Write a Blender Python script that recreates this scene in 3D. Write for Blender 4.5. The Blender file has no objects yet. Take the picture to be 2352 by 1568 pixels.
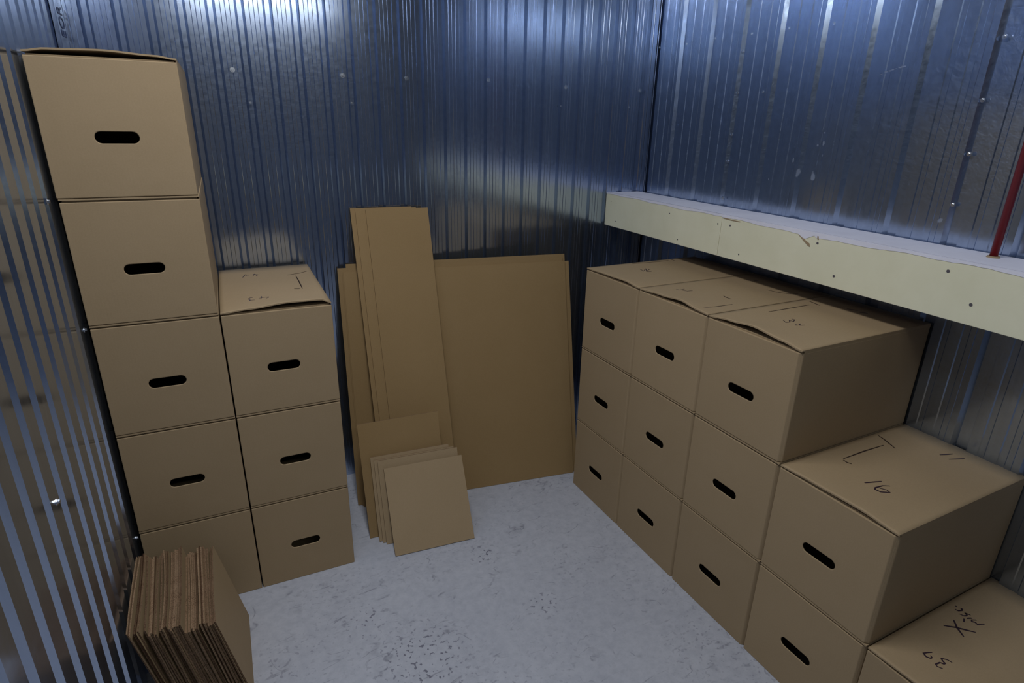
import bpy, bmesh, math, random
from mathutils import Vector, Matrix
random.seed(7)
S = bpy.context.scene
C = S.collection

# ---------------------------------------------------------------- camera
YAW, PITCH, ROLL, F_PX = 0.44874, -0.35542, 0.02099, 1357.63289
cd = bpy.data.cameras.new('camera'); cam = bpy.data.objects.new('camera', cd); C.objects.link(cam)
cd.sensor_fit = 'HORIZONTAL'; cd.sensor_width = 36.0; cd.lens = F_PX * 36.0 / 2352.0; cd.clip_start = 0.02
_f = Vector((math.sin(YAW) * math.cos(PITCH), math.cos(YAW) * math.cos(PITCH), math.sin(PITCH)))
_r0 = Vector((math.cos(YAW), -math.sin(YAW), 0)); _u0 = _r0.cross(_f)
_r = _r0 * math.cos(ROLL) + _u0 * math.sin(ROLL); _u = -_r0 * math.sin(ROLL) + _u0 * math.cos(ROLL)
cam.matrix_world = Matrix(((_r.x, _u.x, -_f.x, 0.88237), (_r.y, _u.y, -_f.y, -2.47605), (_r.z, _u.z, -_f.z, 1.57059), (0, 0, 0, 1)))
S.camera = cam

# ---------------------------------------------------------------- world, lights, exposure
S.view_settings.view_transform = 'Standard'; S.view_settings.look = 'None'
S.view_settings.gamma = 1.0; S.view_settings.exposure = 0.0; S.view_settings.use_curve_mapping = False
w = bpy.data.worlds.new('world'); S.world = w; w.use_nodes = True
bg = w.node_tree.nodes['Background']; bg.inputs[0].default_value = (0.35, 0.5, 0.85, 1); bg.inputs[1].default_value = WORLD_STRENGTH = 0.01

def area(name, loc, sx, sy, power, col, rot=(0, 0, 0)):
    l = bpy.data.lights.new(name, 'AREA'); l.shape = 'RECTANGLE'; l.size = sx; l.size_y = sy
    l.energy = power; l.color = col
    o = bpy.data.objects.new(name, l); o.location = loc; o.rotation_euler = rot; C.objects.link(o); return o
LAMP = (1.12, -1.45, 2.78)
area('lamp_light', (LAMP[0], LAMP[1], LAMP[2] - 0.075), 0.28, 1.2, 27.0, (0.93, 0.95, 1.0))
HALL = (1.35, -3.75, 2.62)
area('hall_lamp_light', (HALL[0], HALL[1], HALL[2] - 0.075), 1.2, 0.12, 5.0, (0.9, 0.95, 1.0), (math.radians(45), 0, 0))

# ---------------------------------------------------------------- measures
XL, XR = 0.487, 2.771
ZC = 3.35
W, H, D = 0.32, 0.3413, 0.5728

# ---------------------------------------------------------------- node helpers
def mat(name):
    m = bpy.data.materials.new(name); m.use_nodes = True
    nt = m.node_tree; return m, nt, nt.nodes['Principled BSDF']
def N(nt, t, **kw):
    n = nt.nodes.new(t)
    for k, v in kw.items():
        if k in ('ins',):
            for a, b in v.items(): n.inputs[a].default_value = b
        else: setattr(n, k, v)
    return n
def ramp(nt, fac, stops, interp='LINEAR'):
    r = nt.nodes.new('ShaderNodeValToRGB'); nt.links.new(fac, r.inputs[0]); e = r.color_ramp.elements
    r.color_ramp.interpolation = interp
    e[0].position, e[0].color = stops[0][0], (*stops[0][1], 1); e[1].position, e[1].color = stops[1][0], (*stops[1][1], 1)
    for p, c in stops[2:]:
        x = e.new(p); x.color = (*c, 1)
    return r.outputs[0]
def coords(nt, scale=(1, 1, 1), kind='Object'):
    t = nt.nodes.new('ShaderNodeTexCoord'); m = nt.nodes.new('ShaderNodeMapping'); m.inputs['Scale'].default_value = scale
    nt.links.new(t.outputs[kind], m.inputs[0]); return m.outputs[0]
def noise(nt, vec, scale, detail=4, rough=0.6):
    n = nt.nodes.new('ShaderNodeTexNoise'); n.inputs['Scale'].default_value = scale; n.inputs['Detail'].default_value = detail
    n.inputs['Roughness'].default_value = rough; nt.links.new(vec, n.inputs['Vector']); return n.outputs[0]
def mix(nt, fac, a, b, mode='MIX'):
    m = nt.nodes.new('ShaderNodeMix'); m.data_type = 'RGBA'; m.blend_type = mode
    for i, v in ((0, fac), (6, a), (7, b)):
        if hasattr(v, 'links') or hasattr(v, 'is_linked'): nt.links.new(v, m.inputs[i])
        else: m.inputs[i].default_value = v if not isinstance(v, tuple) else (*v, 1)
    return m.outputs[2]
def bump(nt, bsdf, h, strength, dist):
    b = nt.nodes.new('ShaderNodeBump'); b.inputs['Strength'].default_value = strength; b.inputs['Distance'].default_value = dist
    nt.links.new(h, b.inputs['Height']); nt.links.new(b.outputs[0], bsdf.inputs['Normal'])

def cardboard(name, base, dark, flute=(0, 0, 1), edge=False):
    m, nt, b = mat(name)
    v = coords(nt)
    n1 = noise(nt, v, 5.0, 5); n2 = noise(nt, v, 260.0, 2)
    c = ramp(nt, n1, [(0.3, dark), (0.7, base)])
    c2 = ramp(nt, n2, [(0.35, tuple(x * 0.93 for x in base)), (0.65, tuple(min(1, x * 1.04) for x in base))])
    c = mix(nt, 0.5, c, c2)
    oi = nt.nodes.new('ShaderNodeObjectInfo')
    c = mix(nt, 1.0, c, ramp(nt, oi.outputs['Random'], [(0, (0.93, 0.93, 0.93)), (1, (1.0, 1.0, 1.0))]), 'MULTIPLY')
    nt.links.new(c, b.inputs['Base Color'])
    b.inputs['Roughness'].default_value = 0.72; b.inputs['Specular IOR Level'].default_value = 0.25
    wv = nt.nodes.new('ShaderNodeTexWave'); wv.bands_direction = 'DIAGONAL' if edge else 'X'; wv.inputs['Scale'].default_value = 40
    nt.links.new(v, wv.inputs['Vector'])
    nb = noise(nt, v, 14.0, 4)
    h = mix(nt, 0.02, nb, wv.outputs['Color'])
    bump(nt, b, h, 0.22, 0.004)
    return m
KRAFT = cardboard('kraft_cardboard', (0.372, 0.268, 0.150), (0.337, 0.241, 0.131))
SHEET = cardboard('brown_sheet_cardboard', (0.305, 0.200, 0.088), (0.275, 0.178, 0.074))
def edge_mat():
    m, nt, b = mat('corrugated_edge')
    v = coords(nt, (1, 1, 1)); wv = nt.nodes.new('ShaderNodeTexVoronoi'); wv.inputs['Scale'].default_value = 320
    nt.links.new(v, wv.inputs['Vector'])
    n = noise(nt, v, 30, 3)
    c = ramp(nt, wv.outputs['Distance'], [(0.15, (0.05, 0.024, 0.012)), (0.5, (0.30, 0.19, 0.11))])
    c = mix(nt, ramp(nt, n, [(0.35, (0.1, 0.1, 0.1)), (0.7, (0.9, 0.9, 0.9))]), c, (0.33, 0.22, 0.13))
    oi = nt.nodes.new('ShaderNodeObjectInfo'); c = mix(nt, 1.0, c, ramp(nt, oi.outputs['Random'], [(0, (0.22, 0.17, 0.15)), (1, (1.0, 1.0, 1.0))]), 'MULTIPLY')
    nt.links.new(c, b.inputs['Base Color']); b.inputs['Roughness'].default_value = 0.9; b.inputs['Specular IOR Level'].default_value = 0.1
    bump(nt, b, wv.outputs['Distance'], 0.6, 0.003)
    return m
EDGE = edge_mat()
def simple(name, col, rough=0.7, metal=0.0, spec=0.4):
    m, nt, b = mat(name); b.inputs['Base Color'].default_value = (*col, 1); b.inputs['Roughness'].default_value = rough
    b.inputs['Metallic'].default_value = metal; b.inputs['Specular IOR Level'].default_value = spec
    v = coords(nt); n = noise(nt, v, 40, 3)
    nt.links.new(mix(nt, 1.0, col, ramp(nt, n, [(0.3, (0.9, 0.9, 0.9)), (0.7, (1, 1, 1))]), 'MULTIPLY'), b.inputs['Base Color'])
    return m
INK = simple('marker_ink', (0.03, 0.012, 0.02), 0.6)
SLOT = simple('tuck_slot_shade', (0.035, 0.016, 0.008), 0.9)
SCREW = simple('zinc_screw', (0.75, 0.78, 0.82), 0.25, 1.0)
DARKSCREW = simple('drywall_screw', (0.10, 0.09, 0.10), 0.6)
RED = simple('red_paint', (0.22, 0.008, 0.014), 0.35)
LAMPBODY = simple('lamp_enamel', (0.7, 0.7, 0.7), 0.4)

def metal(name, base, rough_lo, rough_hi, spangle, spangle_scale=70, spangle_bump=0.15, broad=0.10, marks=()):
    m, nt, b = mat(name)
    v = coords(nt)
    vo = nt.nodes.new('ShaderNodeTexVoronoi'); vo.inputs['Scale'].default_value = 95; nt.links.new(v, vo.inputs['Vector'])
    n = noise(nt, v, 9, 5); fine = noise(nt, v, 55, 4)
    vs = coords(nt, (60, 60, 1.2)); streak = noise(nt, vs, 1.0, 4)
    col = ramp(nt, vo.outputs['Color'], [(0.0, tuple(x * (1 - spangle) for x in base)), (1.0, base)])
    col = mix(nt, 0.35, col, ramp(nt, streak, [(0.3, tuple(x * 0.8 for x in base)), (0.7, tuple(min(1, x * 1.1) for x in base))]))
    nt.links.new(col, b.inputs['Base Color']); b.inputs['Metallic'].default_value = 1.0
    r = ramp(nt, fine, [(0.3, (rough_lo,) * 3), (0.7, (rough_hi,) * 3)])
    nt.links.new(r, b.inputs['Roughness'])
    bump(nt, b, n, 0.02, 0.004)
    # second, broader lobe: the zinc spangle scatters part of the light
    g = nt.nodes.new('ShaderNodeBsdfPrincipled'); g.inputs['Metallic'].default_value = 1.0; g.inputs['Roughness'].default_value = 0.5
    nt.links.new(col, g.inputs['Base Color'])
    sp = noise(nt, v, spangle_scale, 3, 0.7); bump(nt, g, sp, spangle_bump, 0.01)
    ms = nt.nodes.new('ShaderNodeMixShader'); ms.inputs[0].default_value = broad
    nt.links.new(b.outputs[0], ms.inputs[1]); nt.links.new(g.outputs[0], ms.inputs[2])
    last = ms.outputs[0]
    if marks:      # chalky smears left on the steel: (y, z, half width, half height)
        tc = nt.nodes.new('ShaderNodeTexCoord'); nz = nt.nodes.new('ShaderNodeTexNoise'); nz.inputs['Scale'].default_value = 60
        nt.links.new(tc.outputs['Object'], nz.inputs['Vector']); acc = None
        for (y, z, a, c_) in marks:
            mp = nt.nodes.new('ShaderNodeMapping'); mp.vector_type = 'POINT'
            mp.inputs['Scale'].default_value = (0, 1 / a, 1 / c_); mp.inputs['Location'].default_value = (0, -y / a, -z / c_)
            nt.links.new(tc.outputs['Object'], mp.inputs[0])
            ln = nt.nodes.new('ShaderNodeVectorMath'); ln.operation = 'LENGTH'; nt.links.new(mp.outputs[0], ln.inputs[0])
            ad = nt.nodes.new('ShaderNodeMath'); ad.operation = 'ADD'; nt.links.new(ln.outputs['Value'], ad.inputs[0]); nt.links.new(nz.outputs[0], ad.inputs[1])
            cr_ = ramp(nt, ad.outputs[0], [(0.75, (0.26,) * 3), (1.1, (0, 0, 0))]) 
            dv = nt.nodes.new('ShaderNodeMath'); dv.operation = 'MAXIMUM'
            nt.links.new(cr_, dv.inputs[0])
            if acc is not None: nt.links.new(acc, dv.inputs[1])
            else: dv.inputs[1].default_value = 0
            acc = dv.outputs[0]
        df = nt.nodes.new('ShaderNodeBsdfDiffuse'); df.inputs['Color'].default_value = (0.5, 0.56, 0.68, 1)
        m2 = nt.nodes.new('ShaderNodeMixShader'); nt.links.new(acc, m2.inputs[0]); nt.links.new(last, m2.inputs[1]); nt.links.new(df.outputs[0], m2.inputs[2]); last = m2.outputs[0]
    nt.links.new(last, nt.nodes['Material Output'].inputs['Surface'])
    return m
SMEARS = [(-0.8816, 1.4614, 0.008, 0.020), (-0.9098, 1.4168, 0.012, 0.032), (-0.9754, 1.4078, 0.015, 0.034), (-0.9726, 1.5155, 0.010, 0.011), (-0.9925, 1.5231, 0.009, 0.018), (-0.9987, 1.4823, 0.005, 0.009), (-0.9895, 1.5569, 0.005, 0.006), (-0.7852, 1.3855, 0.004, 0.009), (-1.4328, 1.3244, 0.016, 0.016)] + [(y, z, 0.013, 0.0042) for y, z in ((-1.151, 1.731), (-1.165, 1.7376), (-1.175, 1.7402), (-1.185, 1.7425), (-1.195, 1.7447), (-1.205, 1.7468), (-1.216, 1.7498))]
GALV = metal('galvanised_steel', (0.48, 0.56, 0.71), 0.13, 0.19, 0.05)
GALV_R = metal('galvanised_steel_marked', (0.44, 0.53, 0.69), 0.15, 0.22, 0.10, 38, 0.35, 0.16, SMEARS)

WORN = [(1.602, -0.766, 0.075), (1.25, -1.12, 0.20), (1.695, -1.074, 0.08), (1.12, -0.90, 0.09)]
def concrete():
    m, nt, b = mat('scuffed_concrete'); v = coords(nt)
    n1 = noise(nt, v, 2.2, 6, 0.6); n2 = noise(nt, v, 30, 6, 0.7); n3 = noise(nt, v, 120, 3)
    c = ramp(nt, n1, [(0.3, (0.38, 0.392, 0.43)), (0.7, (0.46, 0.472, 0.505))])
    c = mix(nt, 0.35, c, ramp(nt, n2, [(0.3, (0.29, 0.30, 0.345)), (0.6, (0.49, 0.50, 0.535))]))
    # chipped gritty patches around a few worn spots
    def near(cx, cy, r):
        mp = nt.nodes.new('ShaderNodeMapping'); tc = nt.nodes.new('ShaderNodeTexCoord'); nt.links.new(tc.outputs['Object'], mp.inputs[0])
        mp.inputs['Location'].default_value = (-cx / r, -cy / r, 0); mp.inputs['Scale'].default_value = (1 / r, 1 / r, 0)
        ln = nt.nodes.new('ShaderNodeVectorMath'); ln.operation = 'LENGTH'; nt.links.new(mp.outputs[0], ln.inputs[0])
        return ramp(nt, ln.outputs['Value'], [(0.25, (1, 1, 1)), (1.0, (0, 0, 0))])
    acc = near(*WORN[0])
    for wn in WORN[1:]: acc = mix(nt, 1.0, acc, near(*wn), 'ADD')
    acc = mix(nt, 1.0, acc, ramp(nt, noise(nt, v, 2.6, 3), [(0.50, (0.06, 0.06, 0.06)), (0.66, (0.45, 0.45, 0.45))]), 'ADD')
    grit = ramp(nt, noise(nt, v, 75, 2, 0.4), [(0.60, (0, 0, 0)), (0.66, (1, 1, 1))])
    c = mix(nt, mix(nt, 1.0, grit, acc, 'MULTIPLY'), c, (0.17, 0.17, 0.205))
    # thin curved scuffs: level lines of a stretched, distorted noise, broken up by a second one
    for sc_, rot in ((3.2, 0.5), (4.6, 2.0)):
        mp = nt.nodes.new('ShaderNodeMapping'); tc = nt.nodes.new('ShaderNodeTexCoord'); nt.links.new(tc.outputs['Object'], mp.inputs[0])
        mp.inputs['Rotation'].default_value = (0, 0, rot); mp.inputs['Scale'].default_value = (1, 2.4, 1)
        nn = nt.nodes.new('ShaderNodeTexNoise'); nn.inputs['Scale'].default_value = sc_; nn.inputs['Detail'].default_value = 2; nn.inputs['Distortion'].default_value = 1.2
        nt.links.new(mp.outputs[0], nn.inputs['Vector'])
        line = ramp(nt, nn.outputs[0], [(0.485, (0, 0, 0)), (0.50, (1, 1, 1)), (0.515, (0, 0, 0))])
        brk = ramp(nt, noise(nt, v, 6.5 + sc_, 3, 0.7), [(0.54, (0, 0, 0)), (0.64, (0.75, 0.75, 0.75))])
        c = mix(nt, mix(nt, 1.0, line, brk, 'MULTIPLY'), c, (0.19, 0.195, 0.225))
    blot = ramp(nt, noise(nt, v, 11, 4, 0.65), [(0.60, (0, 0, 0)), (0.72, (0.35, 0.35, 0.35))])
    c = mix(nt, blot, c, (0.22, 0.225, 0.255))
    nt.links.new(c, b.inputs['Base Color']); b.inputs['Roughness'].default_value = 0.6; b.inputs['Specular IOR Level'].default_value = 0.25
    bump(nt, b, n3, 0.15, 0.002); return m
FLOOR = concrete()
def drywall(name, a, bcol):
    m, nt, b = mat(name); v = coords(nt); n = noise(nt, v, 6, 6)
    nt.links.new(ramp(nt, n, [(0.35, a), (0.7, bcol)]), b.inputs['Base Color']); b.inputs['Roughness'].default_value = 0.8
    b.inputs['Specular IOR Level'].default_value = 0.2
    bump(nt, b, noise(nt, v, 90, 3), 0.1, 0.002); return m
DRY = drywall('drywall_face_paper', (0.74, 0.71, 0.50), (0.80, 0.77, 0.56))
DRYTOP = drywall('drywall_torn_paper', (0.72, 0.71, 0.78), (0.80, 0.79, 0.85))
GYP = drywall('gypsum_edge', (0.42, 0.40, 0.44), (0.52, 0.50, 0.56))
BROWNP = drywall('torn_brown_paper', (0.30, 0.22, 0.13), (0.38, 0.28, 0.17))
PLAIN = drywall('plain_ceiling_board', (0.17, 0.20, 0.26), (0.21, 0.24, 0.30))

# ---------------------------------------------------------------- mesh helpers
def mesh_obj(name, verts, faces, mats, parent=None, fm=None, smooth=False):
    me = bpy.data.meshes.new(name); me.from_pydata([tuple(v) for v in verts], [], faces)
    for m in (mats if isinstance(mats, (list, tuple)) else [mats]): me.materials.append(m)
    if fm:
        for p, i in zip(me.polygons, fm): p.material_index = i
    if smooth:
        for p in me.polygons: p.use_smooth = True
    me.validate(); me.update()
    bm = bmesh.new(); bm.from_mesh(me); bmesh.ops.recalc_face_normals(bm, faces=bm.faces); bm.to_mesh(me); bm.free()
    o = bpy.data.objects.new(name, me); C.objects.link(o)
    if parent: o.parent = parent
    return o
def box_vf(x0, x1, y0, y1, z0, z1, off=0):
    v = [(x0, y0, z0), (x1, y0, z0), (x1, y1, z0), (x0, y1, z0), (x0, y0, z1), (x1, y0, z1), (x1, y1, z1), (x0, y1, z1)]
    f = [(0, 3, 2, 1), (4, 5, 6, 7), (0, 1, 5, 4), (1, 2, 6, 5), (2, 3, 7, 6), (3, 0, 4, 7)]
    return v, [tuple(i + off for i in q) for q in f]
def box(name, a, m, parent=None, bevel=0):
    v, f = box_vf(*a); o = mesh_obj(name, v, f, m, parent)
    if bevel: add_bevel(o, bevel)
    return o
def add_bevel(o, w, seg=2):
    b = o.modifiers.new('bevel', 'BEVEL'); b.width = w; b.segments = seg; b.limit_method = 'ANGLE'; b.angle_limit = math.radians(40)
def empty(name, loc, rz=0):
    e = bpy.data.objects.new(name, None); e.location = loc; e.rotation_euler = (0, 0, rz); e.empty_display_size = 0.1; C.objects.link(e); return e
def tag(o, label=None, cat=None, group=None, kind=None):
    if label: o['label'] = label
    if cat: o['category'] = cat
    if group: o['group'] = group
    if kind: o['kind'] = kind
    return o
def copy_tree(o, parent=None):
    c = o.copy(); C.objects.link(c)
    if parent is not None: c.parent = parent
    for ch in list(o.children): copy_tree(ch, c)
    return c

# ---------------------------------------------------------------- setting
def struct(o): o['kind'] = 'structure'; return o
struct(box('floor', (XL - 0.4, XR + 0.4, -4.7, 0.3, -0.12, 0.0), FLOOR))
struct(box('ceiling', (XL - 0.4, XR + 0.4, -4.7, 0.3, ZC, ZC + 0.08), PLAIN))
struct(box('wall_front', (XL - 0.4, XR + 0.4, -4.78, -4.7, 0.0, ZC), PLAIN))

# profile of the ribbed sheet over one pitch p: list of (along, depth) ; depth > 0 goes away from the room
def profile_narrow(p):
    g = 0.015
    L = [(0.0, 0.0), (0.0, 0.0), (0.0085, g), (0.0235, g), (0.032, 0.0)]
    for k in (1, 2, 3):
        x = 0.032 + (p - 0.032) * k / 4.0
        if k == 2: L += [(x - 0.0014, 0), (x, 0.0012), (x + 0.0014, 0)]
        else: L += [(x - 0.0012, 0), (x, -0.0006), (x + 0.0012, 0)]
    return L[1:]
def profile_plain(p):
    g = 0.015
    return [(0.0, 0.0), (0.010, g), (0.026, g), (0.036, 0.0)]
def profile_wide(p):
    g = 0.013
    L = [(0.0, 0.0), (0.011, g), (0.040, g), (0.046, 0.0)]
    for a, w_ in ((0.073, 0.020), (0.124, 0.022)):
        L += [(a, 0), (a + 0.003, 0.0022), (a + w_ - 0.003, 0.0022), (a + w_, 0)]
    L += [(0.1600, 0), (0.1610, 0.0012), (0.1620, 0)]
    return L
def ribbed(name, prof, p, start, a0, a1, place, z1, m, t=0.05):
    pts = []
    k = math.floor((a0 - start) / p)
    while True:
        for a, d in prof(p):
            A = start + k * p + a
            if A > a1: break
            if A >= a0: pts.append((A, d))
        if start + (k + 1) * p > a1: break
        k += 1
    pts = [(a0, pts[0][1])] + pts + [(a1, pts[-1][1])]
    n = len(pts); V = []; F = []
    for z in (0.0, z1):
        for a, d in pts: V.append(place(a, d, z))
        for a, d in pts: V.append(place(a, t, z))
    for i in range(n - 1):
        F.append((i, i + 1, 2 * n + i + 1, 2 * n + i))                       # room face
        F.append((n + i + 1, n + i, 3 * n + i, 3 * n + i + 1))               # outer face
        F.append((i + 1, i, n + i, n + i + 1)); F.append((2 * n + i, 2 * n + i + 1, 3 * n + i + 1, 3 * n + i))
    F.append((0, n, 3 * n, 2 * n)[::-1]); F.append((n - 1, 2 * n - 1, 4 * n - 1, 3 * n - 1))
    return struct(mesh_obj(name, V, F, m))
P = 0.0906
wall_back = ribbed('wall_back', profile_narrow, P, 1.000 - 0.004, XL - 0.06, XR + 0.06, lambda a, d, z: (a, d, z), ZC, GALV)
wall_left = ribbed('wall_left', profile_plain, P, 0.648, 0.0, 3.3, lambda a, d, z: (XL - d, -a, z), ZC, GALV)
wall_right = ribbed('wall_right', profile_wide, 0.1802, 0.0065, 0.0, 3.3, lambda a, d, z: (XR + d, -a, z), ZC, GALV_R)
# corner angle strips
t1 = struct(box('trim_1', (XL + 0.004, XL + 0.016, -0.118, -0.004, 0.0, ZC), GALV, bevel=0.001))
t2 = struct(box('trim_2', (XR - 0.006, XR - 0.001, -0.030, -0.001, 0.0, ZC), GALV, bevel=0.001))
def text_mesh(name, body, size, m, parent, M, depth=0.0004):
    cu = bpy.data.curves.new(name + '_c', 'FONT'); cu.body = body; cu.size = size; cu.extrude = depth
    to = bpy.data.objects.new(name + '_c', cu); C.objects.link(to); bpy.context.view_layer.update()
    me = bpy.data.meshes.new_from_object(to); bpy.data.objects.remove(to)
    me.transform(M); me.materials.append(m); o = bpy.data.objects.new(name, me); C.objects.link(o); o.parent = parent; return o
STAMP = simple('stamp_ink', (0.04, 0.06, 0.14), 0.5)
# letters run up the strip, tops towards the room side away from the back wall
M = Matrix(((0, 0, 1, XL + 0.0165), (0, 1, 0, 0), (0, 0, 1, 0), (0, 0, 0, 1)))
Mt = Matrix(((0, 0, 1, XL + 0.0168), (0, -2.1, 0, -0.026), (1, 0, 0, 1.784), (0, 0, 0, 1)))
text_mesh('printed_letters', 'EOR', 0.046, STAMP, t1, Mt)

def screw_mesh():
    bm = bmesh.new()
    bmesh.ops.create_cone(bm, cap_ends=True, segments=16, radius1=0.0085, radius2=0.0085, depth=0.0012, matrix=Matrix.Translation((0, 0, 0.0006)))
    bmesh.ops.create_cone(bm, cap_ends=True, segments=6, radius1=0.0052, radius2=0.0047, depth=0.005, matrix=Matrix.Translation((0, 0, 0.0037)))
    me = bpy.data.meshes.new('screw'); bm.to_mesh(me); bm.free(); me.materials.append(SCREW); return me
SM = screw_mesh()
def screw(parent, loc, direction, s=1.0):
    o = bpy.data.objects.new('screw', SM); C.objects.link(o); o.parent = parent; o.location = loc; o.scale = (s, s, s)
    o.rotation_euler = Vector(direction).to_track_quat('Z', 'Y').to_euler()
for x, z in [(0.965, 1.723), (1.343, 1.722), (1.59, 1.723), (1.94, 1.732), (2.314, 1.72), (2.716, 1.721)]: screw(wall_back, (x, -0.0002, z), (0, -1, 0))
for x, z in [(1.01, 1.617), (1.37, 1.627), (2.292, 1.642), (2.662, 1.647)]: screw(wall_back, (x, 0.0, z), (0, -1, 0), 0.5)
for y, z in [(-0.046, 1.903), (-0.229, 1.901), (-0.401, 1.906), (-0.594, 1.902), (-0.767, 1.902), (-0.948, 1.896), (-0.692, 1.696)]: screw(wall_right, (XR, y, z), (-1, 0, 0), 0.6)
for y, z in [(-0.565, 1.845), (-0.565, 1.696), (-0.565, 1.54), (-0.565, 1.437), (-0.565, 1.288), (-1.461, 1.512), (-1.455, 1.373), (-1.469, 1.804), (-1.458, 1.651)]: screw(wall_right, (XR, y, z), (-1, 0, 0), 0.7)
for y, z in [(-1.155, 0.820), (-0.655, 1.365), (-0.60, 1.014), (-0.59, 0.315)]: screw(wall_left, (XL, y, z), (1, 0, 0), 0.9)

# ---------------------------------------------------------------- lamps
def lamp(name, loc, along_y, label):
    e = empty(name, loc); tag(e, label, 'lamp')
    lx, ly = (0.17, 0.64) if along_y else (0.64, 0.09)
    v, f = box_vf(-lx, lx, -ly, ly, -0.01, 0.05); mesh_obj('lamp_housing', v, f, LAMPBODY, e)
    for k in (-1, 1):
        if along_y: v, f = box_vf(-lx, lx, k * ly - 0.01, k * ly + 0.01, -0.06, 0.05)
        else: v, f = box_vf(k * lx - 0.01, k * lx + 0.01, -ly, ly, -0.06, 0.05)
        mesh_obj('end_cap', v, f, LAMPBODY, e)
        h = ZC - loc[2] - 0.05
        if along_y: v, f = box_vf(-0.006, 0.006, k * 0.4 - 0.006, k * 0.4 + 0.006, 0.05, 0.05 + h)
        else: v, f = box_vf(k * 0.4 - 0.006, k * 0.4 + 0.006, -0.006, 0.006, 0.05, 0.05 + h)
        mesh_obj('hanger_rod', v, f, LAMPBODY, e)
lamp('strip_lamp', LAMP, True, 'white strip lamp hanging over the middle of the storage unit')
lamp('strip_lamp', HALL, False, 'white strip lamp hanging over the passage in front of the unit')

# ---------------------------------------------------------------- cardboard cartons
def stadium(cx, cz, w, h, n=8):
    r = h / 2; out = []
    for k in range(n + 1): a = -math.pi / 2 + math.pi * k / n; out.append((cx + w / 2 - r + r * math.cos(a), cz + r * math.sin(a)))
    for k in range(n + 1): a = math.pi / 2 + math.pi * k / n; out.append((cx - w / 2 + r + r * math.cos(a), cz + r * math.sin(a)))
    return out
BODY_H = H - 0.0105
W_R = 0.3365
def body_mesh(w=W, d=D, h=BODY_H, hx=0.158, hz=0.148, hw=0.098, hh=0.029, chamfer=0.0):
    bm = bmesh.new(); t = 0.004
    def front(y):
        rect = [(0, 0), (w - chamfer, 0), (w - chamfer, h), (0, h)] if y == 0 else [(t, t), (w - t, t), (w - t, h - t), (t, h - t)]
        rv = [bm.verts.new((x, y, z)) for x, z in rect]; sv = [bm.verts.new((x, y, z)) for x, z in stadium(hx, hz, hw, hh)]
        re = [bm.edges.new((rv[i], rv[(i + 1) % 4])) for i in range(4)]; n = len(sv)
        se = [bm.edges.new((sv[i], sv[(i + 1) % n])) for i in range(n)]
        bmesh.ops.triangle_fill(bm, edges=re + se, use_beauty=True)
        return rv, sv
    r0, s0 = front(0.0); r1, s1 = front(t)
    n = len(s0)
    for i in range(n): bm.faces.new((s0[i], s0[(i + 1) % n], s1[(i + 1) % n], s1[i]))
    for rv, yb in ((r0, d), (r1, d - t)):
        bv = [bm.verts.new((v.co.x, yb, v.co.z)) for v in rv]
        if chamfer and rv is r0:      # soft crushed corner running down the near edge
            mv = [bm.verts.new((w if k in (1, 2) else v.co.x, 0.010, v.co.z)) for k, v in enumerate(rv)]
            for i in range(4): bm.faces.new((rv[i], rv[(i + 1) % 4], mv[(i + 1) % 4], mv[i]))
            rv = mv
            for k in (1, 2): bv[k].co.x = w
        for i in range(4): bm.faces.new((rv[i], rv[(i + 1) % 4], bv[(i + 1) % 4], bv[i]))
        bm.faces.new(bv)
    bmesh.ops.recalc_face_normals(bm, faces=bm.faces)
    me = bpy.data.meshes.new('carton_body'); bm.to_mesh(me); bm.free(); me.materials.append(KRAFT)
    return me
def slab(grid_u, grid_v, zf, t, m, name, w, d, inset=0.0):
    V = []; F = []; nu, nv = len(grid_u), len(grid_v)
    for s in (0, -t):
        for v in grid_v:
            for u in grid_u: V.append((inset + u * (w - 2 * inset), v * d, zf(u, v) + s))
    o = nu * nv
    for j in range(nv - 1):
        for i in range(nu - 1):
            a = j * nu + i; F.append((a, a + 1, a + nu + 1, a + nu)); F.append((o + a + nu, o + a + nu + 1, o + a + 1, o + a))
    for i in range(nu - 1):
        F.append((i, o + i, o + i + 1, i + 1)); a = (nv - 1) * nu + i; F.append((a, a + 1, o + a + 1, o + a))
    for j in range(nv - 1):
        a = j * nu; F.append((a, a + nu, o + a + nu, o + a)); a = j * nu + nu - 1; F.append((a, o + a, o + a + nu, a + nu))
    if name == 'top_flap':      # the hinge fold that carries on down into the side
        fv, ff = box_vf(w - 0.0038, w - 0.0002, 0.012, d, H - 0.0130, H - 0.0030, len(V)); V += fv; F += ff
    me = bpy.data.meshes.new(name); me.from_pydata(V, [], F); me.materials.append(m)
    bm = bmesh.new(); bm.from_mesh(me); bmesh.ops.recalc_face_normals(bm, faces=bm.faces); bm.to_mesh(me); bm.free()
    return me
def link(name, me, parent):
    o = bpy.data.objects.new(name, me); C.objects.link(o); o.parent = parent; return o
GU = [i / 24 for i in range(25)]; GV = [0, 0.02, 0.05, 0.1, 0.16, 0.24, 0.34, 0.46, 0.6, 0.75, 0.88, 1.0]
def bumpf(u, pts):
    for (a, x), (b, y) in zip(pts, pts[1:]):
        if a <= u <= b:
            s = (u - a) / (b - a); s = s * s * (3 - 2 * s); return x + (y - x) * s
    return 0.0
def flap_z(bow, fall=0.13):
    def f(u, v):
        z = H - 0.0015
        if bow: z += bumpf(u, bow) * math.exp(-(v / fall) ** 1.5)
        return z
    return f
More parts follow.
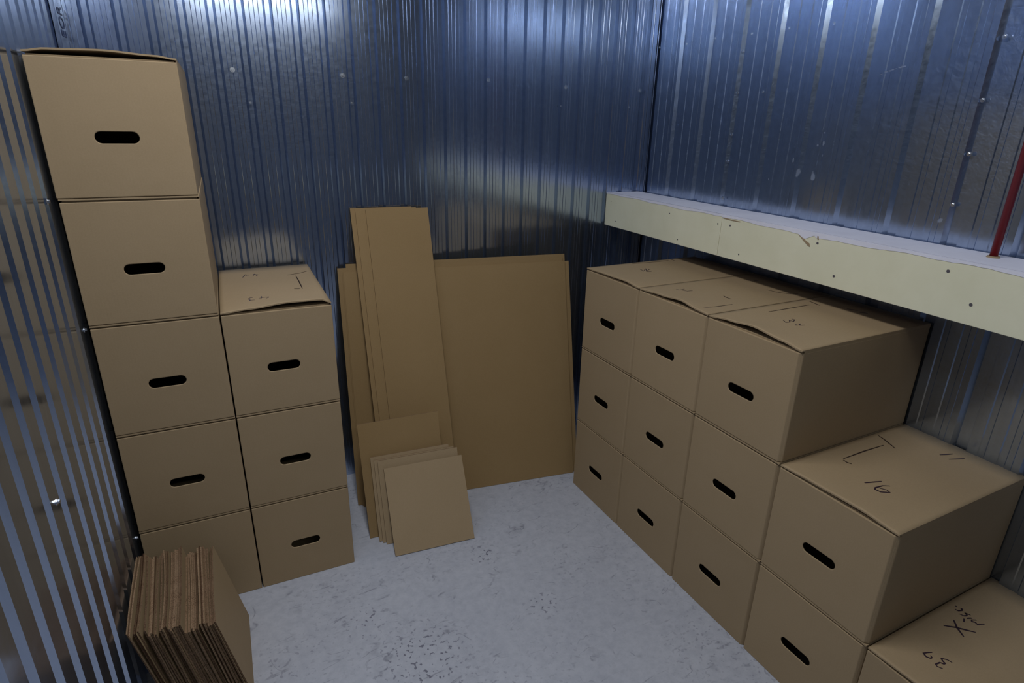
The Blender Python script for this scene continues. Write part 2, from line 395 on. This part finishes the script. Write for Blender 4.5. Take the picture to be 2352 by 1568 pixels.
def stroke_ribbon(strokes, zf, wd, m, name, parent, lift=0.0006, taper=True):
    V = []; F = []
    for st in strokes:
        P_ = []
        for (a, b), (c, d) in zip(st, st[1:]):
            n = max(2, int(math.hypot(c - a, d - b) / 0.006))
            for k in range(n): P_.append((a + (c - a) * k / n, b + (d - b) * k / n))
        P_.append(st[-1]); base = len(V)
        for i, (x, y) in enumerate(P_):
            q = P_[min(i + 1, len(P_) - 1)]; p = P_[max(i - 1, 0)]
            dx, dy = q[0] - p[0], q[1] - p[1]; L = math.hypot(dx, dy) or 1
            ww = wd * (0.5 + 0.5 * math.sin(math.pi * (i + 0.6) / (len(P_) + 0.2))) if taper else wd
            nx, ny = -dy / L * ww / 2, dx / L * ww / 2
            for s, h in ((1, lift), (-1, lift), (-1, -0.0002), (1, -0.0002)):
                X, Y = x + s * nx, y + s * ny
                V.append((X, Y, zf(min(1, max(0, X / W)), min(1, max(0, Y / D))) + h))
        for i in range(len(P_) - 1):
            a = base + 4 * i
            F += [(a, a + 1, a + 5, a + 4), (a + 1, a + 2, a + 6, a + 5), (a + 3, a, a + 4, a + 7), (a + 2, a + 3, a + 7, a + 6)]
        e = base + 4 * (len(P_) - 1); F += [(base + 3, base + 2, base + 1, base), (e, e + 1, e + 2, e + 3)]
    return mesh_obj(name, V, F, m, parent)
BODY = body_mesh()
BODY_R = body_mesh(w=W_R, hx=0.163, chamfer=0.009)
FLAP_R = slab([i / 8 for i in range(9)], [0, 0.3, 0.7, 1], lambda u, v: H - 0.0015, 0.004, KRAFT, 'top_flap', W_R, D)
FLAP = slab([i / 8 for i in range(9)], [0, 0.3, 0.7, 1], lambda u, v: H - 0.0015, 0.004, KRAFT, 'top_flap', W, D)
INNER = slab([0, 0.5, 1], [0.012, 0.4], lambda u, v: H - 0.0068, 0.003, KRAFT, 'inner_flap', W, D, 0.006)
def carton_parts(e, bow=None, marks=None, right=False):
    b = link('carton_body', BODY_R if right else BODY, e); add_bevel(b, 0.0022)
    inn = link('inner_flap', INNER, e)
    if right: inn.scale.x = W_R / W
    zf = flap_z(bow)
    me = slab(GU, GV, zf, 0.004, KRAFT, 'top_flap', W_R if right else W, D) if bow else (FLAP_R if right else FLAP)
    fl = link('top_flap', me, e)
    if bow:
        for p in me.polygons: p.use_smooth = abs(p.normal.z) > 0.7
    if marks:
        for i0, i1, wd in marks['g']: stroke_ribbon(marks['w'][i0:i1], zf, wd, INK, 'handwriting', fl)
        for st in marks['t']: stroke_ribbon([st], zf, 0.0046, SLOT, 'tuck_slot', fl, lift=0.0004)
protos = {}
def carton(loc, rz, label, group, bow=None, marks=None, right=False):
    if bow or marks:
        e = empty('cardboard_carton', loc, rz); carton_parts(e, bow, marks, right)
    elif right not in protos:
        e = empty('cardboard_carton', loc, rz); carton_parts(e, None, None, right); protos[right] = e
    else: e = copy_tree(protos[right])
    e.location = loc; e.rotation_euler = (0, 0, rz)
    tag(e, label, 'box', group); return e
MARKS = {
'B3' : {'w': [[(0.0779, 0.4303), (0.0862, 0.4644), (0.0911, 0.4769)], [(0.0903, 0.457), (0.0951, 0.4468), (0.1005, 0.4506)], [(0.1144, 0.4478), (0.1202, 0.4727)], [(0.1165, 0.4698), (0.1241, 0.4627), (0.1308, 0.4559), (0.1227, 0.438)], [(0.083, 0.1301), (0.0889, 0.1405), (0.0975, 0.1436)], [(0.0829, 0.1282), (0.0877, 0.1156), (0.0856, 0.104)], [(0.0858, 0.1082), (0.0927, 0.1093), (0.1005, 0.1074)], [(0.1135, 0.1245), (0.1277, 0.1285), (0.1442, 0.1298), (0.1419, 0.1198), (0.1351, 0.1128)], [(0.1234, 0.1464), (0.1197, 0.1137)]], 't': [[(0.2298, 0.4142), (0.2495, 0.4195), (0.2784, 0.4301), (0.3036, 0.4515)], [(0.2565, 0.3914), (0.2575, 0.3137), (0.257, 0.2008)], [(0.2308, 0.2073), (0.2493, 0.2002)]]} ,
'R1' : {'w': [[(0.107, 0.186), (0.1303, 0.1802)], [(0.1405, 0.1741), (0.1057, 0.2152), (0.1458, 0.1873), (0.1172, 0.2244), (0.1279, 0.2186)], [(0.149, 0.1827), (0.1568, 0.2021)]], 't': [[(0.0147, 0.2171), (0.0211, 0.3111), (0.0233, 0.4039)], [(0.0046, 0.4315), (0.033, 0.4286)]]} ,
'R2' : {'w': [[(0.066, 0.1094), (0.0791, 0.1169), (0.0732, 0.1415)], [(0.0811, 0.1216), (0.1004, 0.1298), (0.102, 0.1527)], [(0.065, 0.4556), (0.0786, 0.4665)], [(0.0827, 0.4766), (0.0894, 0.4928)]], 't': [[(0.1975, 0.2052), (0.2194, 0.1997), (0.2342, 0.2)], [(0.2758, 0.0169), (0.2856, 0.0787), (0.2846, 0.1561)], [(0.1956, 0.4166), (0.2321, 0.4223), (0.2682, 0.4427), (0.2806, 0.4771)]]} ,
'R3' : {'w': [[(0.133, 0.1705), (0.1522, 0.1583), (0.1527, 0.1758), (0.1404, 0.1876), (0.1531, 0.1903), (0.1425, 0.2095), (0.1327, 0.2074)], [(0.177, 0.1731), (0.1825, 0.1633), (0.1845, 0.1775), (0.1766, 0.1916)], [(0.1875, 0.1749), (0.1912, 0.1932)], [(0.1315, 0.4685), (0.1479, 0.4799), (0.1594, 0.484)], [(0.1735, 0.4717), (0.1909, 0.4862)]], 't': [[(0.052, 0.2015), (0.0516, 0.292), (0.0505, 0.3927)], [(0.018, 0.4323), (0.0689, 0.4199)]]} ,
'R4' : {'w': [[(0.1616, 0.13), (0.169, 0.1562), (0.1764, 0.1803)], [(0.1996, 0.1796), (0.1906, 0.1626), (0.1884, 0.1354), (0.193, 0.1262), (0.207, 0.1286), (0.219, 0.1489), (0.2081, 0.153), (0.1944, 0.1437)], [(0.1626, 0.4741), (0.1702, 0.4959), (0.1763, 0.5162)], [(0.1884, 0.4717), (0.1981, 0.4965), (0.2058, 0.5187)]], 't': [[(0.0099, 0.4203), (0.0373, 0.411), (0.0828, 0.3895)], [(0.0564, 0.3753), (0.0539, 0.2872), (0.0556, 0.1914)], [(0.0601, 0.1851), (0.0743, 0.1832), (0.0837, 0.1879)]]} ,
'R5' : {'w': [[(0.0809, 0.1315), (0.0763, 0.121), (0.0728, 0.1088), (0.0825, 0.1042), (0.0901, 0.1092), (0.0897, 0.1153), (0.0849, 0.1182)], [(0.1209, 0.1454), (0.1105, 0.143), (0.1013, 0.1335), (0.1082, 0.1286), (0.1143, 0.1268), (0.114, 0.1213), (0.1076, 0.1176), (0.106, 0.1022), (0.1112, 0.0989), (0.1214, 0.1046)], [(0.0433, 0.2498), (0.0614, 0.2727), (0.0792, 0.289), (0.0937, 0.3029)], [(0.0441, 0.295), (0.0642, 0.2741), (0.088, 0.2588)], [(0.0182, 0.3521), (0.0206, 0.3547)], [(0.0241, 0.3393), (0.0309, 0.3404), (0.0346, 0.3506), (0.0321, 0.359), (0.0292, 0.3558)], [(0.0391, 0.3324), (0.0481, 0.3354), (0.0512, 0.3431), (0.0476, 0.3501), (0.0428, 0.3489), (0.0548, 0.3553)], [(0.0564, 0.3331), (0.0618, 0.3468)], [(0.054, 0.3258), (0.0601, 0.313)], [(0.0713, 0.3507), (0.0655, 0.3396), (0.0686, 0.3336), (0.0742, 0.3397), (0.0805, 0.3359), (0.0887, 0.3542)]], 't': []} ,

}
for k_, g_ in {'B3': [(0, 4, .003), (4, 9, .003)], 'R1': [(0, 3, .003)], 'R2': [(0, 2, .003), (2, 4, .003)], 'R3': [(0, 3, .0036), (3, 5, .0036)], 'R4': [(0, 2, .0048), (2, 4, .0045)], 'R5': [(0, 2, .0042), (2, 4, .0052), (4, 10, .0045)]}.items(): MARKS[k_]['g'] = g_
GL = 'cardboard cartons stacked by the left wall'; GR = 'cardboard cartons stacked along the right wall'
YA = -0.603
A_ = [(0.4994, 0), (0.4994, 0), (0.4994, 0), (0.4985, 0), (0.4960, 0)]
LA = ['brown carton on the floor half hidden behind the pack of upright cardboard sheets',
      'second carton from the floor in the tall stack against the left wall',
      'third carton from the floor in the tall stack against the left wall',
      'fourth carton from the floor in the tall left stack, right under its topmost box',
      'topmost carton of the tall left stack, above everything else, lid edge bowed up']
for k in range(5):
    carton((A_[k][0], YA, k * H), A_[k][1], LA[k], GL, bow=[(0, 0.002), (0.15, 0.009), (0.5, 0.012), (0.85, 0.006), (1, 0)] if k == 4 else None)
LB = ['bottom carton of the three box stack beside the leaning cardboard sheets',
      'middle carton of the three box stack left of the leaning sheets',
      'carton marked 43 topping the three box stack, front flap gaping open']
for k in range(3):
    carton((0.8238, YA, k * H), 0, LB[k], GL, bow=[(0, 0), (0.25, 0.006), (0.6, 0.015), (0.9, 0.014), (0.95, 0.010), (0.97, 0.0), (1, 0)] if k == 2 else None, marks=MARKS['B3'] if k == 2 else None)
TH = 0.024
def right_loc(c, dx=0.0, k=0):
    u = c * 0.3411
    return (2.1741 + math.cos(TH) * dx + math.sin(TH) * u, -0.4814 + math.sin(TH) * dx - math.cos(TH) * u, k * H)
RB = {0: [(0, 0), (0.45, 0.004), (0.75, 0.007), (1, 0)], 1: [(0, 0), (0.35, 0.006), (0.62, 0.013), (0.86, 0.003), (1, 0)],
      2: [(0, 0), (0.25, 0.009), (0.5, 0.017), (0.8, 0.008), (1, 0)], 3: [(0, 0), (0.3, 0.004), (0.7, 0.007), (1, 0)], 4: [(0, 0), (0.5, 0.006), (1, 0.002)]}
cols = [('farthest', 3), ('second', 3), ('third', 3), ('fourth', 2), ('nearest', 1)]
LR = {(0, 0): 'bottom carton of the farthest right hand stack, beside the leaning sheets',
      (0, 1): 'middle carton of the farthest right hand stack, next to the big leaning sheets',
      (0, 2): 'top carton of the farthest right hand stack, closest to the back wall under the ledge',
      (1, 0): 'bottom carton of the second right hand stack counted from the back wall',
      (1, 1): 'middle carton of the second right hand stack counted from the back wall',
      (1, 2): 'top carton of the second right hand stack, its flap cut open at the front corner',
      (2, 0): 'floor level carton two below the box marked 34',
      (2, 1): 'carton directly under the box marked 34',
      (2, 2): 'carton marked 34 at the near end of the top row under the drywall ledge',
      (3, 0): 'floor level carton directly under the box marked 16',
      (3, 1): 'carton marked 16 and 11 topping the two box stack by the right wall',
      (4, 0): 'carton marked 39 and Misc with an X in the bottom right corner'}
for c, (nm, n) in enumerate(cols):
    for k in range(n):
        top = k == n - 1
        carton(right_loc(c, 0, k), -math.pi / 2 + TH, LR[(c, k)], GR, bow=RB[c] if top else None, marks=MARKS['R%d' % (c + 1)] if top else None, right=True)

# ---------------------------------------------------------------- loose cardboard sheets
def sheet(name, BL, BR, TLv, h, t, label, cat, group, m=SHEET, bowamp=0.0, notch=None, creases=()):
    """a rectangular corrugated sheet: bottom-left, bottom-right on the floor, up direction TLv, height h, thickness t towards the back"""
    BL, BR, up = Vector(BL), Vector(BR), Vector(TLv).normalized(); e = BR - BL; wd = e.length; ex = e.normalized()
    up = (up - ex * up.dot(ex)).normalized(); nrm = ex.cross(up)      # points away from the room (backwards)
    root = BL.copy(); nu, nv = 10, 14
    V = []; F = []; fm = []
    def pt(i, j, s):
        u, v = i / nu, j / nv; dd = bowamp * 4 * v * (1 - v) * (1 - 0.3 * u)
        x = u * wd; y = v * h
        if notch and j == nv and i / nu <= notch[0]: y -= notch[1]
        return ex * x + up * y + nrm * (s + dd)
    for s in (0, t):
        for j in range(nv + 1):
            for i in range(nu + 1): V.append(pt(i, j, s))
    o = (nu + 1) * (nv + 1); R_ = nu + 1
    for j in range(nv):
        for i in range(nu):
            a = j * R_ + i; F.append((a, a + 1, a + R_ + 1, a + R_)); fm.append(0); F.append((o + a + R_, o + a + R_ + 1, o + a + 1, o + a)); fm.append(0)
    for i in range(nu):
        F.append((i, o + i, o + i + 1, i + 1)); fm.append(1); a = nv * R_ + i; F.append((a, a + 1, o + a + 1, o + a)); fm.append(1)
    for j in range(nv):
        a = j * R_; F.append((a, a + R_, o + a + R_, o + a)); fm.append(1); a = j * R_ + nu; F.append((a, o + a, o + a + R_, a + R_)); fm.append(1)
    zmin = min(v.z for v in V); V = [(v.x, v.y, v.z - zmin) for v in V]
    ob = mesh_obj(name, V, F, [m, EDGE], None, fm); ob.location = root; tag(ob, label, cat, group); return ob
GS = 'large cardboard sheets leaning on the back wall'
dirL = Vector((0.035, 0.238, 0.975))
E0 = Vector((2.221, -0.402, 0)) - Vector((1.249, -0.264, 0)); ey = Vector((0.14, 0.99, 0))
def big(off, dxl, dxr, h, label, notch=None):
    b = ey * off
    sheet('cardboard_sheet', Vector((1.249 + dxl, -0.270 - dxl * 0.14, 0)) + b, Vector((2.221 + dxr, -0.402 - dxr * 0.14, 0)) + b, dirL, h, 0.006, label, 'cardboard sheet', GS, notch=notch)
big(0.0, 0.0, 0.0, 1.006, 'large brown cardboard sheet, frontmost of the wide ones leaning on the metal wall')
big(0.007, -0.004, 0.022, 1.004, 'large cardboard sheet just behind the frontmost wide one, poking out at its right')
big(0.014, -0.022, -0.006, 1.020, 'wide cardboard sheet third from the front, its edge out at the left')
big(0.021, 0.012, 0.008, 1.034, 'rearmost wide cardboard sheet, tallest of the wide ones against the ribbed wall')
GT = 'tall narrow cardboard strips leaning on the sheets'
def tall(off, dx, h, w_, label):
    sheet('cardboard_strip', (1.374 + dx, -0.415 + off - 0.0388 * dx, 0), (1.374 + dx + w_, -0.415 + off - 0.0388 * (dx + w_), 0), (0.062, 0.385, 1.224), h, 0.006, label, 'cardboard sheet', GT)
tall(0.0, 0.0, 1.285, 0.258, 'tall narrow cardboard strip, frontmost, rising above all the other sheets')
tall(0.007, -0.040, 1.287, 0.25, 'tall narrow cardboard strip in the middle of the three tall ones')
tall(0.014, -0.058, 1.290, 0.25, 'tall narrow cardboard strip, rearmost, showing at the left of the others')
GP = 'small square cardboard sheets leaning in front'
sheet('cardboard_sheet', (1.227, -0.489, 0), (1.555, -0.500, 0), (-0.012, 0.13, 0.44), 0.463, 0.006, 'medium cardboard sheet leaning behind the small square panels', 'cardboard sheet', GP)
SP = [((1.257, -0.524), (1.575, -0.544), 0.337, (-0.008, 0.114, 0.320), 'square cardboard sheet, rearmost of the small leaning pile'),
      ((1.268, -0.537), (1.592, -0.557), 0.330, (-0.009, 0.114, 0.315), 'square cardboard sheet, third from the front of the small leaning pile'),
      ((1.279, -0.551), (1.602, -0.573), 0.331, (-0.002, 0.115, 0.310), 'square cardboard sheet, second from the front of the small leaning pile'),
      ((1.292, -0.634), (1.608, -0.657), 0.333, (0.002, 0.176, 0.284), 'frontmost small square cardboard sheet, overlapping the small leaning pile')]
for bl, br, h, up, lab in SP: sheet('cardboard_sheet', (*bl, 0), (*br, 0), up, h, 0.006, lab, 'cardboard sheet', GP, m=KRAFT)

# ---------------------------------------------------------------- pack of upright panels leaning on the left wall
def leaf(xf, xm, xn, t, h, yf, yn, label, group, shade=KRAFT):
    """one panel on edge; x of its left side at far, middle and near end of the top edge"""
    ny, nz = 14, 8; V = []; F = []; fm = []
    lean = 0.066
    def px(a, b):
        s = a / ny; q = xf * (1 - s) * (1 - 2 * s) + 4 * xm * s * (1 - s) + xn * s * (2 * s - 1)
        v = b / nz; base = xf + (xn - xf) * s * 0.0
        return q * v + (xf + lean) * (1 - v) if False else q + lean * (1 - v) - (q - xf) * (1 - v) * 0.9
    for s in (0, t):
        for b in range(nz + 1):
            for a in range(ny + 1): V.append((px(a, b) + s, yf + (yn - yf) * a / ny, h * b / nz))
    R_ = ny + 1; o = R_ * (nz + 1)
    for b in range(nz):
        for a in range(ny):
            i = b * R_ + a; F.append((i, i + 1, i + R_ + 1, i + R_)); fm.append(0); F.append((o + i + R_, o + i + R_ + 1, o + i + 1, o + i)); fm.append(0)
    for a in range(ny):
        F.append((a, o + a, o + a + 1, a + 1)); fm.append(1); i = nz * R_ + a; F.append((i, i + 1, o + i + 1, o + i)); fm.append(1)
    for b in range(nz):
        i = b * R_; F.append((i, i + R_, o + i + R_, o + i)); fm.append(1); i = b * R_ + ny; F.append((i, o + i, o + i + R_, i + R_)); fm.append(1)
    c = Vector((xf, yf, 0)); V = [(v[0] - c.x, v[1] - c.y, v[2]) for v in V]
    ob = mesh_obj('cardboard_sheet', V, F, [shade, EDGE], None, fm); ob.location = c; tag(ob, label, 'cardboard sheet', group); return ob
GK = 'upright cardboard sheets packed against the left wall'
# crop columns (far, middle, near, near-y, height) converted to metres: x = 0.487 + (c - 265) / 4480 roughly
def cx_(c): return 0.492 + (c - 340) * 0.000272 if False else None
packs = [  # far x0, x1; middle x0, x1; near x0, x1; count, height
    (.4925, .5060, .4945, .5050, .5000, .5100, 3, 0.308),
    (.5060, .5200, .5150, .5265, .5170, .5300, 3, 0.311),
    (.5205, .5265, .5320, .5370, .5400, .5450, 1, 0.304),
    (.5270, .5600, .5400, .5620, .5480, .5700, 6, 0.297),
    (.5605, .5655, .5690, .5740, .5770, .5820, 1, 0.306),
    (.5660, .5840, .5795, .5910, .5825, .5945, 3, 0.311),
    (.5865, .6075, .5945, .6155, .5970, .6180, 4, 0.309),
    (.6080, .6190, .6160, .6250, .6190, .6300, 2, 0.314),
    (.6220, .6350, .6290, .6430, .6340, .6480, 2, 0.284),
    (.6360, .6560, .6450, .6630, .6500, .6670, 4, 0.300),
    (.6585, .6830, .6660, .6900, .6720, .6960, 5, 0.309),
    (.6840, .6900, .6905, .6955, .6970, .7020, 1, 0.306),
    (.6945, .7060, .6965, .7060, .7025, .7115, 2, 0.310)]
tot = sum(p[6] for p in packs); n_ = 0
for (f0, f1, m0, m1, e0, e1, cnt, h) in packs:
    t = min(f1 - f0, m1 - m0, e1 - e0) / cnt * 0.86
    for k in range(cnt):
        n_ += 1; s = k / cnt; q = (n_ - 1) / (tot - 1)
        lab = 'cardboard sheet on edge inside the pack leaning on the left metal wall'
        if n_ == tot: lab = 'outermost cardboard sheet of the corner pack, its brown face towards the room'
        if n_ == 1: lab = 'cardboard sheet of the corner pack lying closest to the left metal wall'
        leaf(f0 + (f1 - f0) * s, m0 + (m1 - m0) * s, e0 + (e1 - e0) * s, t, h + random.uniform(-0.006, 0.004), -0.672 - 0.045 * q + random.uniform(-0.007, 0.007), -1.00 - 0.055 * q + random.uniform(-0.006, 0.006), lab, GK if 1 < n_ < tot else None)

# ---------------------------------------------------------------- drywall ledge along the right wall
XF, ZB, ZT = 2.569, 1.103, 1.258
led = empty('drywall_ledge', (XF, 0, ZB)); tag(led, 'long pale yellow drywall ledge with torn white top edge running along the right wall', 'ledge')
def lbox(name, a, m, bevel=0):
    x0, x1, y0, y1, z0, z1 = a; v, f = box_vf(x0 - XF, x1 - XF, y0, y1, z0 - ZB, z1 - ZB); o = mesh_obj(name, v, f, m, led)
    if bevel: add_bevel(o, bevel)
    return o
YJ = -0.779; T = 0.012
lbox('front_board', (XF, XF + T, YJ + 0.0008, -0.003, ZB, ZT - 0.004), DRY, 0.0008)
lbox('front_board', (XF, XF + T, -3.0, YJ - 0.0008, ZB, ZT - 0.004), DRY, 0.0008)
XW = XR - 0.0125
lbox('top_board', (XF + 0.001, XW, YJ + 0.002, -0.003, ZT - 0.0125, ZT), DRYTOP, 0.0008)
lbox('top_board', (XF + 0.001, XW, -3.0, YJ - 0.002, ZT - 0.0125, ZT + 0.001), DRYTOP, 0.0008)
lbox('underside_board', (XF + T, XW, -3.0, -0.003, ZB, ZB + T), GYP)
def strip_edge():
    # torn paper rim hanging raggedly over the top front edge
    V = []; F = []; y = -0.004; r = random.Random(3); pts = []
    while y > -2.995:
        d = 0.0065 + 0.0022 * math.sin(y * 9) + 0.0015 * math.sin(y * 31) + r.uniform(-0.0009, 0.0009)
        if y < YJ: d += 0.003 + 0.0025 * math.sin(y * 5 + 1)
        if -1.185 < y < -1.10: d = 0.006 + 0.020 * (1 - abs((y + 1.150) / 0.04)) if abs(y + 1.15) < 0.035 else d
        pts.append((y, max(0.002, d))); y -= 0.010
    for y, d in pts:
        V += [(-0.0012, y, ZT - ZB + 0.0012), (-0.0012, y, ZT - ZB - d), (0.0002, y, ZT - ZB - d), (0.0002, y, ZT - ZB + 0.0012)]
    for i in range(len(pts) - 1):
        a = 4 * i
        for k in range(4): F.append((a + k, a + (k + 1) % 4, a + 4 + (k + 1) % 4, a + 4 + k))
    F += [(0, 1, 2, 3), (len(V) - 1, len(V) - 2, len(V) - 3, len(V) - 4)]
    o = mesh_obj('torn_paper_edge', V, F, DRYTOP, led); return o
strip_edge()
def polyprism(name, pts, x0, x1, m):
    n = len(pts); V = [(x0, y, z - ZB) for y, z in pts] + [(x1, y, z - ZB) for y, z in pts]
    F = [tuple(range(n)), tuple(range(2 * n - 1, n - 1, -1))] + [(i, (i + 1) % n, n + (i + 1) % n, n + i) for i in range(n)]
    return mesh_obj(name, V, F, m, led)
polyprism('torn_brown_paper', [(-1.125, 1.244), (-1.150, 1.232), (-1.172, 1.222), (-1.176, 1.212), (-1.168, 1.214), (-1.150, 1.226), (-1.130, 1.240)], -0.0016, 0.0002, BROWNP)
polyprism('torn_brown_paper', [(-1.196, 1.250), (-1.201, 1.250), (-1.203, 1.240), (-1.198, 1.240)], -0.0016, 0.0002, BROWNP)
polyprism('torn_brown_paper', [(-0.785, 1.249), (-0.83, 1.2475), (-0.87, 1.247), (-0.87, 1.245), (-0.83, 1.2445), (-0.785, 1.2465)], -0.0016, 0.0002, BROWNP)
# pencil-like crack along the top near its front edge
for a, b in ((-0.004, YJ + 0.004), (YJ - 0.004, -2.99)):
    v, f = box_vf(0.012, 0.0132, b, a, ZT - ZB + 0.0008, ZT - ZB + 0.0016); mesh_obj('paper_crease', v, f, GYP, led)
def dscrew():
    bm = bmesh.new(); bmesh.ops.create_cone(bm, cap_ends=True, segments=16, radius1=0.0042, radius2=0.0034, depth=0.0008)
    me = bpy.data.meshes.new('drywall_screw'); bm.to_mesh(me); bm.free(); me.materials.append(DARKSCREW); return me
DS = dscrew()
for y, z, s in [(-0.047, 1.221, .6), (-0.096, 1.132, .6), (-0.48, 1.222, .7), (-0.547, 1.124, .7), (-0.762, 1.222, .8), (-0.825, 1.225, .9), (-0.887, 1.129, .8), (-1.201, 1.228, 1), (-1.28, 1.139, 1), (-1.597, 1.227, 1.1), (-1.671, 1.156, 1.1), (-2.0, 1.226, 1), (-2.08, 1.14, 1)]:
    o = link('screw_head', DS, led); o.location = (-0.0003, y, z - ZB); o.rotation_euler = (0, math.pi / 2, 0); o.scale = (s * .95, s * .95, 1)

# red rod standing on the ledge
e = empty('red_metal_rod', (2.705, -1.624, ZT + 0.001)); tag(e, 'thin dark red rod standing upright on the ledge at the right edge', 'rod')
bm = bmesh.new(); bmesh.ops.create_cone(bm, cap_ends=True, segments=20, radius1=0.0095, radius2=0.0095, depth=ZC - ZT - 0.002, matrix=Matrix.Translation((0, 0, (ZC - ZT - 0.002) / 2)))
me = bpy.data.meshes.new('rod'); bm.to_mesh(me); bm.free(); me.materials.append(RED)
for p in me.polygons: p.use_smooth = len(p.vertices) == 4
link('rod', me, e)
bm = bmesh.new(); bmesh.ops.create_cone(bm, cap_ends=True, segments=20, radius1=0.016, radius2=0.013, depth=0.004, matrix=Matrix.Translation((0, 0, 0.002)))
me = bpy.data.meshes.new('base_plate'); bm.to_mesh(me); bm.free(); me.materials.append(BROWNP); link('base_plate', me, e)
